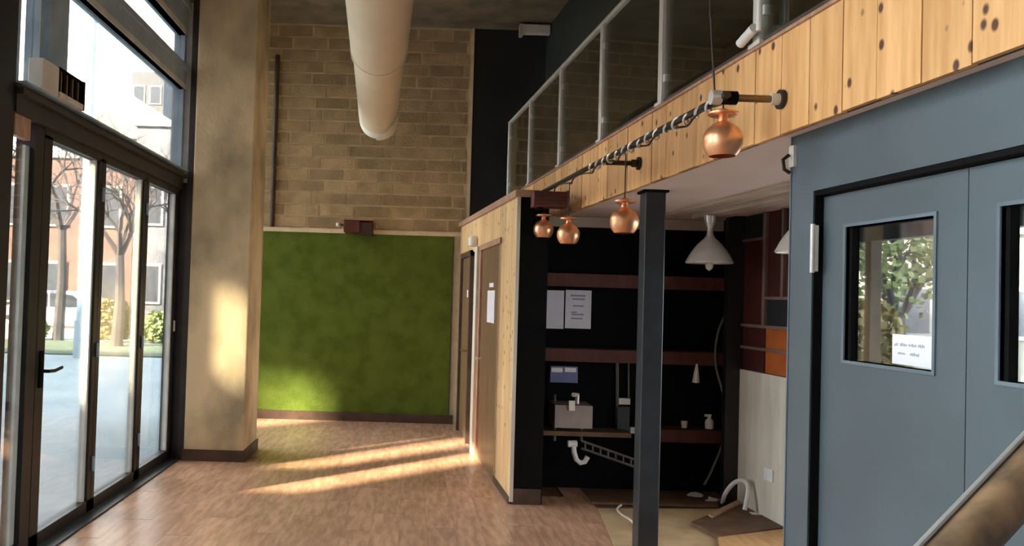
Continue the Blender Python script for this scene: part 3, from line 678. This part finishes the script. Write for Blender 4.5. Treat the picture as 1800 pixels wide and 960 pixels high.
for k in range(120):
    f = k / 119; a = f * 2 * math.pi * 7 + 1; Y = 3.28 + f * 3.3; c = R(DP, Y, ZP - 0.03)
    P.append(c + Vector((math.cos(a) * 0.02, 0, math.sin(a) * 0.012)))
tube(bm, P, 0.005, 6); obj('dark_cable', bm, M['dark_metal'], t, True)
hang_cable('drop_cord', 'thin dark cord dropping from above to the pipe end', [at(1250, 0, 3.27) + Vector((0, 0, 2.0 - 0)), at(1250, -60, 3.27), at(1250, 40, 3.27), R(DP - 0.02, 3.27, ZP + 0.02)], 0.004, M['dark_metal'], 'cord')

def pot_proto():
    r = thing('copper_pendant', 'largest and nearest copper ball pendant before the pine beam', 'pendant lamp', (0, 0, 0), 'copper ball pendants on the pipe')
    bm = BM(); lathe(bm, [(0.052, -0.062), (0.066, -0.045), (0.077, -0.018), (0.079, 0.008), (0.074, 0.03), (0.060, 0.052), (0.040, 0.068), (0.024, 0.078), (0.020, 0.08), (0.02, 0.076), (0.036, 0.064), (0.056, 0.048), (0.070, 0.028), (0.075, 0.008), (0.073, -0.016), (0.062, -0.042), (0.049, -0.060)], (0, 0, 0), 36, False, False)
    f = bm.verts[:]; obj('shade', bm, M['copper'], r, True)
    bm = BM(); lathe(bm, [(0.020, 0.074), (0.016, 0.10), (0.022, 0.108)], (0, 0, 0), 20); obj('neck', bm, M['copper'], r, True)
    bm = BM(); lathe(bm, [(0.052, 0.104), (0.060, 0.110), (0.060, 0.116), (0.030, 0.124), (0.012, 0.132)], (0, 0, 0), 28); obj('top_cap', bm, M['copper'], r, True)
    bm = BM(); lathe(bm, [(0.016, 0.06), (0.02, 0.02), (0.026, 0.0), (0.028, -0.02), (0.018, -0.044), (0.004, -0.05)], (0, 0, 0), 16); obj('bulb', bm, M['white'], r, True)
    return r
proto = pot_proto()
pots = [(1265, 248, 'largest and nearest copper ball pendant before the pine beam'), (1095, 390, 'copper ball pendant just left of the steel post'),
        (997, 413, 'copper ball pendant third from the right, second from the partition'), (953, 404, 'smallest, leftmost copper ball pendant by the partition')]
for i, (px, py, lab) in enumerate(pots):
    Y = 1400 * DP / (px - 615); o = proto if i == 0 else copy_tree(proto)
    p = at(px, py, Y); p = Vector((R(DP, Y, 0).x, Y, p.z)); o.location = p; o['label'] = lab
    bm = BM(); tube(bm, [Vector((0, 0, 0.13)), Vector((0, 0, ZP - 0.032 - p.z))], 0.0035, 6)
    me = mesh_of(bm); me.materials.append(M['dark_metal']); c = bpy.data.objects.new('cord', me); COL.objects.link(c); c.parent = o

# chrome dome pendants in the nook
def dome_proto():
    r = thing('dome_pendant', 'spun metal dome pendant hanging in the nook', 'pendant lamp', (0, 0, 0), 'metal dome pendants')
    pr = [(0.175, 0.0), (0.178, 0.006), (0.170, 0.02), (0.150, 0.06), (0.125, 0.10), (0.095, 0.14), (0.065, 0.17), (0.042, 0.19), (0.030, 0.21)]
    inn = [(a - 0.004, b2 - 0.003) for a, b2 in pr[::-1]]
    bm = BM(); lathe(bm, pr + inn, (0, 0, 0), 40, False, False); obj('shade', bm, M['chrome'], r, True)
    bm = BM(); lathe(bm, [(0.030, 0.205), (0.022, 0.24), (0.020, 0.27), (0.034, 0.30), (0.044, 0.34), (0.044, 0.37), (0.012, 0.385)], (0, 0, 0), 20); obj('socket', bm, M['chrome'], r, True)
    bm = BM(); lathe(bm, [(0.002, -0.06), (0.022, -0.045), (0.03, -0.02), (0.026, 0.01), (0.016, 0.05), (0.016, 0.10)], (0, 0, 0), 16); obj('bulb', bm, M['plaster'], r, True)
    bm = BM(); tube(bm, [(0, 0, 0.38), (0, 0, ZS - 1.92)], 0.006, 6); obj('rod', bm, M['dark_metal'], r, True)
    return r
dp = dome_proto(); dp.location = (2.29, 6.15, 1.92); dp['label'] = 'spun metal dome pendant hanging before the black shelves'
d2_ = copy_tree(dp); d2_.location = (2.29, 4.62, 1.92); d2_['label'] = 'dome pendant half hidden behind the blue pier'

# red brown boxes
t = thing('wall_speaker', 'red brown box under the beam beside the partition top', 'speaker', tuple(at(940, 362, 6.15)))
a = at(938, 362, 6.05); b2 = at(1000, 337, 6.05)
B('body', M['redbox'], t, a.x, b2.x, 6.05, 6.22, a.z, b2.z, bevel=0.006)
for k in range(4): B('slat', M['shelf'], t, a.x + 0.01, b2.x - 0.01, 6.04, 6.05, a.z + 0.012 + k * 0.026, a.z + 0.026 + k * 0.026)
B('bracket', M['black'], t, a.x + 0.04, a.x + 0.08, 6.1, 6.27, a.z - 0.02, a.z)
t = thing('floodlight', 'brown floodlight box jutting from the brick wall over the green panel', 'lamp', tuple(at(630, 408, BACK)))
a = at(604, 408, 9.8); b2 = at(655, 388, 9.8)
B('body', M['redbox'], t, a.x, (a.x + b2.x) / 2 + 0.02, 9.78, BACK - 0.015, a.z - 0.0, b2.z, bevel=0.006)
B('visor', M['dark_base'], t, (a.x + b2.x) / 2 + 0.02, b2.x, 9.82, BACK - 0.015, a.z - 0.02, b2.z - 0.02, bevel=0.006)
B('top_plate', M['cap'], t, a.x - 0.01, b2.x, 9.76, BACK - 0.015, b2.z, b2.z + 0.014)
bm = BM(); lathe(bm, [(0.01, -0.03), (0.03, -0.02), (0.03, 0.02), (0.01, 0.03)], at(595, 395, 9.9), 14); obj('knob', bm, M['plaster'], t, True)
bm = BM(); tube(bm, [at(595, 395, 9.9), at(606, 396, 9.9)], 0.01, 8); obj('arm', bm, M['dark_metal'], t, True)
# tube light at the mezzanine ceiling
t = thing('tube_light', 'short unlit grey tube light near the ceiling corner', 'lamp', tuple(at(940, 52, 9.8)))
a = at(914, 60, 9.8); b2 = at(967, 45, 9.8)
bm = BM(); box(bm, a.x, b2.x, 9.76, 9.84, a.z, b2.z); obj('housing', bm, M['white'], t, bevel=0.01)
B('end_cap', M['steel'], t, a.x - 0.01, a.x + 0.03, 9.75, 9.85, a.z - 0.03, b2.z)
for xx in (a.x + 0.1, b2.x - 0.1):
    bm = BM(); tube(bm, [(xx, 9.8, b2.z), (xx, 9.8, CEIL)], 0.006, 6); obj('hanger', bm, M['dark_metal'], t)
# dark upright tube at left of bricks
bm = BM(); tube(bm, [(-1.795, BACK - 0.05, 2.42), (-1.795, BACK - 0.05, 4.6)], 0.03, 10)
tag(obj('dark_upright', bm, M['dark_base'], None, True), 'dark upright strip on the brick wall beside the column', 'pipe')

# ================================================================ duct
e0 = Vector((-0.44, 9.0, 3.57)); e1 = Vector((-0.05, 0.2, 3.57)); rd = 0.226
ax = (e1 - e0).normalized()
t = thing('air_duct', 'fat cream fabric air duct hanging along the ceiling', 'duct', tuple(e0))
ring = e0 + ax * 2.7
bm = BM(); tube(bm, [ring, ring + ax * 0.02, e1], [rd, rd + 0.002, rd + 0.002], 48); obj('duct_run', bm, M['duct'], t, True)
bm = BM(); tube(bm, [e0 + ax * 0.35, ring], [rd - 0.012, rd - 0.012], 48); obj('duct_end_section', bm, M['duct'], t, True)
bm = BM(); tube(bm, [e0, e0 + ax * 0.04, e0 + ax * 0.35], [rd - 0.03, rd - 0.014, rd - 0.012], 48); obj('end_cap', bm, M['duct_sunlit'], t, True)
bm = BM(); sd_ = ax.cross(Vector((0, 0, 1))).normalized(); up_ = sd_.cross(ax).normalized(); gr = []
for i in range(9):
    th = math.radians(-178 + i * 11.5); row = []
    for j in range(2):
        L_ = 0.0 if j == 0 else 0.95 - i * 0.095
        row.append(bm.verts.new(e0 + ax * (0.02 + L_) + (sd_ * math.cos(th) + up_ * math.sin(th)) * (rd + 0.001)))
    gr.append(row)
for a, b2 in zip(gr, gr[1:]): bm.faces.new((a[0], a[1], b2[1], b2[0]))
obj('white_patch', bm, M['duct_sunlit'], t, True)['label'] = 'triangle of sunlight painted white at the end of the duct'  # sunlit triangle built as a white shape on the duct
for k, s in enumerate((2.66, 4.3, 6.0)):
    bm = BM(); tube(bm, [e0 + ax * s, e0 + ax * (s + 0.05)], rd + 0.007, 48); obj('seam_ring', bm, M['duct'], t, True)
    bm = BM(); pp = e0 + ax * s + Vector((0, 0, rd)); tube(bm, [pp, (pp.x, pp.y, CEIL)], 0.006, 6); obj('hanger', bm, M['dark_metal'], t)

# ================================================================ window ledge box
t = thing('slatted_heater', 'cream and dark slatted box sitting on the transom', 'heater', (GX + 0.09, 4.75, 2.712))
x0 = GX + 0.03; zb_ = 2.712
B('cream_end', M['plaster'], t, x0, x0 + 0.09, 4.50, 4.70, zb_, 2.89, bevel=0.006)
B('base', M['plaster'], t, x0, x0 + 0.10, 4.70, 5.03, zb_, zb_ + 0.035)
B('back_plate', M['black'], t, x0 - 0.0, x0 + 0.02, 4.70, 5.03, zb_ + 0.035, 2.88)
for k in range(8): B('slat', M['brass'] if k % 2 else M['black'], t, x0 + 0.02, x0 + 0.08, 4.705 + k * 0.04, 4.72 + k * 0.04, zb_ + 0.035, 2.88)
B('top_bar', M['black'], t, x0 + 0.02, x0 + 0.09, 4.70, 5.04, 2.88, 2.895); B('end_bar', M['black'], t, x0, x0 + 0.10, 5.03, 5.05, zb_, 2.895)

# ================================================================ near wooden handrail
def wood_rail():
    c0 = at(1478, 1180, 0.86); c1 = at(1668, 960, 0.90); c2 = at(1850, 772, 0.97); c3 = at(2100, 515, 1.06)
    t = thing('stair_handrail', 'broad wooden stair handrail rising at the lower right', 'handrail', (c0.x, c0.y, 0))
    bm = BM(); ddir = (c3 - c0).normalized(); c3 = c0 + ddir * (c3 - c0).length
    side = ddir.cross(Vector((0, 1, 0))).normalized(); dep = side.cross(ddir).normalized()
    if side.z < 0: side = -side
    prof = []
    W_, D_ = 0.029, 0.026
    for k in range(20):
        a = 2 * math.pi * k / 20; cx, sx = math.cos(a), math.sin(a)
        prof.append((W_ * math.copysign(abs(cx) ** 0.7, cx), D_ * math.copysign(abs(sx) ** 0.7, sx)))
    A = [bm.verts.new(c0 + side * p[0] + dep * p[1]) for p in prof]; Bv = [bm.verts.new(c3 + side * p[0] + dep * p[1]) for p in prof]
    for k in range(20): bm.faces.new((A[k], A[(k + 1) % 20], Bv[(k + 1) % 20], Bv[k]))
    bm.faces.new(A[::-1]); bm.faces.new(Bv)
    obj('rail', bm, M['woodrail'], t, True)
    bm = BM(); o1 = side * (W_ + 0.004)
    tube(bm, [c0 + o1, c3 + o1], 0.0035, 8); obj('edge_strip', bm, M['rail_strip'], t, True)
    for c in (c0 + ddir * 0.05, c3 - ddir * 0.03):
        bm = BM(); tube(bm, [(c.x, c.y, 0), (c.x, c.y, c.z - 0.02)], 0.016, 12); obj('post', bm, M['dark_metal'], t, True)
wood_rail()

# ================================================================ OUTSIDE
def gplane(name, x0, x1, y0, y1, z0, z1, m, lab, cat='ground'):
    bm = BM(); box(bm, x0, x1, y0, y1, z0, z1); return struct(name, bm, m, lab, cat)
gplane('ground', -90, GX - 0.05, -40, 90, -0.4, -0.06, M['paving'], 'pale bluish paving outside the glazing')
gplane('ground_right', 5.2, 60, -10, 90, -0.4, -0.06, M['paving'], 'paved yard beyond the lobby')
bm = BM(); box(bm, -40, GX - 0.3, 19, 23.5, -0.06, -0.03); struct('verge', bm, M['asphalt'], 'dark planted strip along the far kerb', 'verge')
bm = BM(); box(bm, -40, GX - 0.3, 25.0, 25.4, -0.06, 0.22); tag(obj('kerb_wall', bm, M['kerbmat']), 'low pale stone wall across the street', 'wall')
def building(name, lab, x0, x1, y0, y1, h, m, wins, roof=None, grp=None):
    t = thing(name, lab, 'building', ((x0 + x1) / 2, y0, -0.06), grp)
    B('wall', m, t, x0, x1, y0, y1, -0.06, h)
    nx, nz_, w_, hh, z0 = wins
    for i in range(nx):
        for j in range(nz_):
            cx = x0 + (i + 0.5) * (x1 - x0) / nx; z = z0 + j * 2.9
            f = B('window', M['kerbmat'], t, cx - w_ / 2, cx + w_ / 2, y0 - 0.06, y0, z, z + hh)
            B('pane', M['win_dark'], f, cx - w_ / 2 + 0.1, cx + w_ / 2 - 0.1, y0 - 0.08, y0 - 0.05, z + 0.1, z + hh - 0.1)
    if roof == 'flat': B('parapet', M['kerbmat'], t, x0 - 0.1, x1 + 0.1, y0 - 0.1, y1, h, h + 0.25)
    if roof and roof != 'flat':
        bm = BM(); a, hr = roof, h
        P = [Vector((x0 - 0.2, y0 - 0.2, hr)), Vector((x1 + 0.2, y0 - 0.2, hr)), Vector((x1 + 0.2, y1, hr)), Vector((x0 - 0.2, y1, hr)), Vector(((x0 + x1) / 2, y0 - 0.2, hr + a)), Vector(((x0 + x1) / 2, y1, hr + a))]
        v = [bm.verts.new(p) for p in P]
        for f in ((0, 1, 4), (1, 2, 5, 4), (2, 3, 5), (3, 0, 4, 5), (3, 2, 1, 0)): bm.faces.new([v[k] for k in f])
        obj('roof', bm, M['cream'], t)
    return t
building('brick_building', 'pinkish red brick block across the street at the left', -18.5, -10.6, 30, 38, 6.4, M['redbrick'], (4, 2, 1.1, 1.6, 0.9), 'flat')
building('pale_building', 'pale grey block across the street beside the brick one', -10.4, -6.5, 29.5, 38, 7.6, M['palewall'], (3, 2, 0.9, 1.5, 1.0), 'flat')
building('gabled_house', 'cream gabled house rising behind the brick block', -19.5, -12.0, 44, 54, 9.8, M['cream'], (3, 1, 1.2, 1.6, 7.2), 2.4)
building('far_tower', 'small dark block far behind the cream house', -21.0, -18.6, 58, 64, 17.4, M['slate'], (2, 1, 0.9, 1.4, 15), None)
building('neighbour_wing', 'tall neighbouring wing closing the left of the yard', -44, -26, 20, 60, 10, M['redbrick'], (6, 2, 1.2, 1.6, 1.0), 'flat')
# added unseen wall, its slots shaped to throw the sun strips into the room
t = thing('sun_strip_screen', 'added slotted wall that shapes the sun strips, unseen outside at the left', 'building', (-6, 1.5, -0.06))
YA, YZ, SL, SZ = 1.9, 1.98, 0.678 / 0.735, 0.60 / 0.678
def xw(yg, yp): return -(2.25 + (yg - yp) / SL)
ops = [(5.12, 5.56, 0.95, 2.6), (6.0, 6.42, 0.95, 2.6), (6.86, 6.98, 1.2, 2.05), (9.0, 9.62, 0.0, 1.15)]   # slots placed for each sun patch
xr = GX - 0.1
for (a, b2, z0, z1) in ops:
    xa = xw(a, YZ); xb = xw(b2, YA); zb = z0 + SZ * ((a + b2) / 2 - 1.94); zt = z1 + SZ * ((a + b2) / 2 - 1.94)
    B('pier', M['redbrick'], t, xa, xr, YA, YZ, -0.06, 16)  # solid piece of the added sun screen between its slots
    B('parapet', M['redbrick'], t, xb, xa, YA, YZ, -0.06, zb)  # screen fill below the slot, trims the near end of the sun strip
    B('screen_top', M['redbrick'], t, xb, xa, YA, YZ, zt, 16)
    xr = xb
B('wall', M['redbrick'], t, -30.0, xr, YA, YZ, -0.06, 16)
building('added_sun_block', 'added tall block that keeps sun off the near windows, unseen outside at the left', -16.5, -13.5, -24, -8.3, 18, M['palewall'], (4, 4, 1.0, 1.5, 1.0), 'flat')  # added out of view to stop sun entering the near glazed bays

# bare trees
def branch(bm, p, d, L, r, depth, seg=5):
    pts = [p]; dd = d.copy(); n = 3
    for k in range(n):
        dd = (dd + Vector((random.uniform(-.18, .18), random.uniform(-.18, .18), random.uniform(-.05, .14)))).normalized(); pts.append(pts[-1] + dd * L / n)
    tube(bm, pts, [r * (1 - 0.13 * k) for k in range(n + 1)], seg)
    if depth == 0: return
    for k in range(random.choice((2, 3, 3))):
        a = random.uniform(0, 2 * math.pi); sp = random.uniform(0.45, 0.9)
        side = dd.orthogonal().normalized(); side.rotate(Matrix.Rotation(a, 3, dd))
        nd = (dd * math.cos(sp) + side * math.sin(sp)).normalized()
        branch(bm, pts[random.choice((2, 3, 3))], nd, L * random.uniform(0.62, 0.82), r * 0.58, depth - 1, 4 if depth < 3 else 5)
def bare_tree(x, y, h, lab, r=0.14, depth=5, m='bark'):
    t = thing('bare_tree', lab, 'tree', (x, y, -0.06), 'trees across the street')
    bm = BM(); tube(bm, [(x, y, -0.06), (x + 0.05, y, h * 0.2), (x, y, h * 0.4)], [r * 1.3, r, r * 0.85], 8); obj('trunk', bm, M[m], t, True)
    bm = BM(); 
    for k in range(4):
        a = k * 1.57 + random.uniform(-.4, .4); branch(bm, Vector((x, y, h * 0.38)), Vector((math.cos(a) * 0.6, math.sin(a) * 0.6, 1)).normalized(), h * 0.18, r * 0.6, depth)
    o = obj('branches', bm, M[m], t); o['kind'] = 'stuff'
    return t
bare_tree(-10.6, 24, 8.5, 'tall bare tree seen through the near folding door')
bare_tree(-8.1, 22, 6.3, 'bare tree seen through the middle folding door')
bare_tree(-7.4, 26, 7.5, 'bare tree seen through the far folding door')
bare_tree(-15.2, 24.5, 6.5, 'bare tree before the brick block at the far left')
# lamp post
p = at(143, 600, 18.5)
t = thing('street_pole', 'tall blue grey street pole outside the near folding door', 'pole', (p.x, 18.5, -0.06))
bm = BM(); tube(bm, [(p.x, 18.5, -0.06), (p.x, 18.5, 9.0)], [0.13, 0.08], 12); obj('pole', bm, M['grey_frame'], t, True)
bm = BM(); tube(bm, [(p.x, 18.5, -0.06), (p.x, 18.5, 0.8)], 0.17, 12); obj('base', bm, M['grey_frame'], t, True)
bm = BM(); tube(bm, [(p.x, 18.5, 8.9), (p.x + 0.4, 18.5, 9.2), (p.x + 1.0, 18.5, 9.2)], 0.05, 8); obj('arm', bm, M['grey_frame'], t, True)
# car
def car(x, y):
    t = thing('parked_car', 'pale lilac white car parked across the street at the left', 'car', (x, y, -0.06))
    def prism(prof, w0, w1):
        bm = BM(); A = [bm.verts.new((x + a, y - w0, -0.06 + z)) for a, z in prof]; Bv = [bm.verts.new((x + a, y + w1, -0.06 + z)) for a, z in prof]
        n = len(prof)
        for k in range(n): bm.faces.new((A[k], A[(k + 1) % n], Bv[(k + 1) % n], Bv[k]))
        bm.faces.new(A[::-1]); bm.faces.new(Bv); return bm
    obj('body', prism([(-2.1, 0.3), (-2.15, 0.6), (-2.0, 0.85), (-1.3, 0.95), (-0.75, 1.38), (0.0, 1.48), (0.9, 1.42), (1.6, 1.0), (2.05, 0.9), (2.15, 0.6), (2.1, 0.3)], 0.85, 0.85), M['car'], t, bevel=0.05)
    obj('side_window', prism([(-1.1, 0.95), (-0.7, 1.30), (0.0, 1.39), (0.0, 0.95)], 0.87, -0.84), M['win_dark'], t)
    obj('side_window', prism([(0.08, 0.95), (0.08, 1.39), (0.8, 1.34), (1.3, 0.98)], 0.87, -0.84), M['win_dark'], t)
    for a in (-1.3, 1.3):
        for s in (-0.82, 0.82):
            bm = BM(); tube(bm, [(x + a, y + s - 0.1, 0.26), (x + a, y + s + 0.1, 0.26)], 0.32, 20); w_ = obj('wheel', bm, M['tyre'], t, True)
            bm = BM(); tube(bm, [(x + a, y + s - 0.12, 0.26), (x + a, y + s + 0.12, 0.26)], 0.18, 14); obj('hubcap', bm, M['steel'], w_, True)
    B('headlamp', M['white'], t, x + 2.05, x + 2.14, y - 0.8, y - 0.5, 0.55, 0.7)
car(-11.9, 26.9)
# shrubs
def shrub(x, y, r, h, lab, m):
    t = thing('shrub', lab, 'shrub', (x, y, -0.06), 'street shrubs'); bm = BM()
    for k in range(1300):
        a = random.uniform(0, 6.283); ph = random.uniform(0, 1) ** 0.5; rr = r * random.uniform(0.7, 1.05); z = h * random.uniform(0.03, 1)
        q = math.sqrt(max(0, 1 - (z / h - 0.4) ** 2 / 0.5)); c = Vector((x + math.cos(a) * rr * q, y + math.sin(a) * rr * q, z))
        n = Vector((random.gauss(0, 1), random.gauss(0, 1), random.gauss(0, 1))).normalized(); s = n.orthogonal() * 0.05; u = n.cross(s)
        vs = [bm.verts.new(c + s), bm.verts.new(c + u), bm.verts.new(c - s), bm.verts.new(c - u)]; bm.faces.new(vs)
    o = obj('leaves', bm, m, t); o['kind'] = 'stuff'
    bm = BM(); tube(bm, [(x, y, -0.06), (x, y, h * 0.7)], 0.05, 6); obj('stem', bm, M['bark'], t)
shrub(-8.9, 23.9, 0.5, 1.2, 'yellowish shrub behind the middle folding door', M['yellow_leaf'])
shrub(-7.4, 23.9, 0.6, 0.9, 'low green shrub outside the far folding door', M['leaf'])
shrub(-11.4, 23.9, 0.5, 0.6, 'low shrub beside the street pole', M['leaf'])

# beyond the lobby: leafy tree, pale building
def leafy_tree(x, y, h, lab):
    t = thing('leafy_tree', lab, 'tree', (x, y, -0.06)); bm = BM()
    tube(bm, [(x, y, -0.06), (x + 0.05, y, h * 0.22), (x, y, h * 0.42)], [0.13, 0.10, 0.08], 8); obj('trunk', bm, M['bark'], t, True)
    bm = BM()
    for k in range(5):
        a = k * 1.25; branch(bm, Vector((x, y, h * 0.4)), Vector((math.cos(a) * 0.7, math.sin(a) * 0.7, 1)).normalized(), h * 0.2, 0.06, 3)
    obj('branches', bm, M['bark'], t)['kind'] = 'stuff'
    bm = BM()
    for k in range(1500):
        v = Vector((random.gauss(0, 1), random.gauss(0, 1), random.gauss(0, 0.8))).normalized() * random.uniform(0.35, 1) * h * 0.30; c = Vector((x, y, h * 0.70)) + v
        n = Vector((random.gauss(0, 1), random.gauss(0, 1), random.gauss(0, 1))).normalized(); s = n.orthogonal() * 0.04; u = n.cross(s)
        bm.faces.new([bm.verts.new(c + s), bm.verts.new(c + u), bm.verts.new(c - s), bm.verts.new(c - u)])
    obj('leaves', bm, M['leaf'], t)['kind'] = 'stuff'
shrub(at(1500, 640, 11).x, 11, 0.7, 1.7, 'yellowish shrub low in the blue door glass', M['yellow_leaf'])
p = at(1577, 640, 11.5)
leafy_tree(p.x, 11.5, 3.6, 'green leafy tree seen through the blue door glass')
t = building('yard_building', 'pale cream building beyond the lobby seen through the blue door', 7.5, 20, 18, 24, 3.4, M['cream'], (5, 1, 1.0, 1.2, 1.0), 'flat')
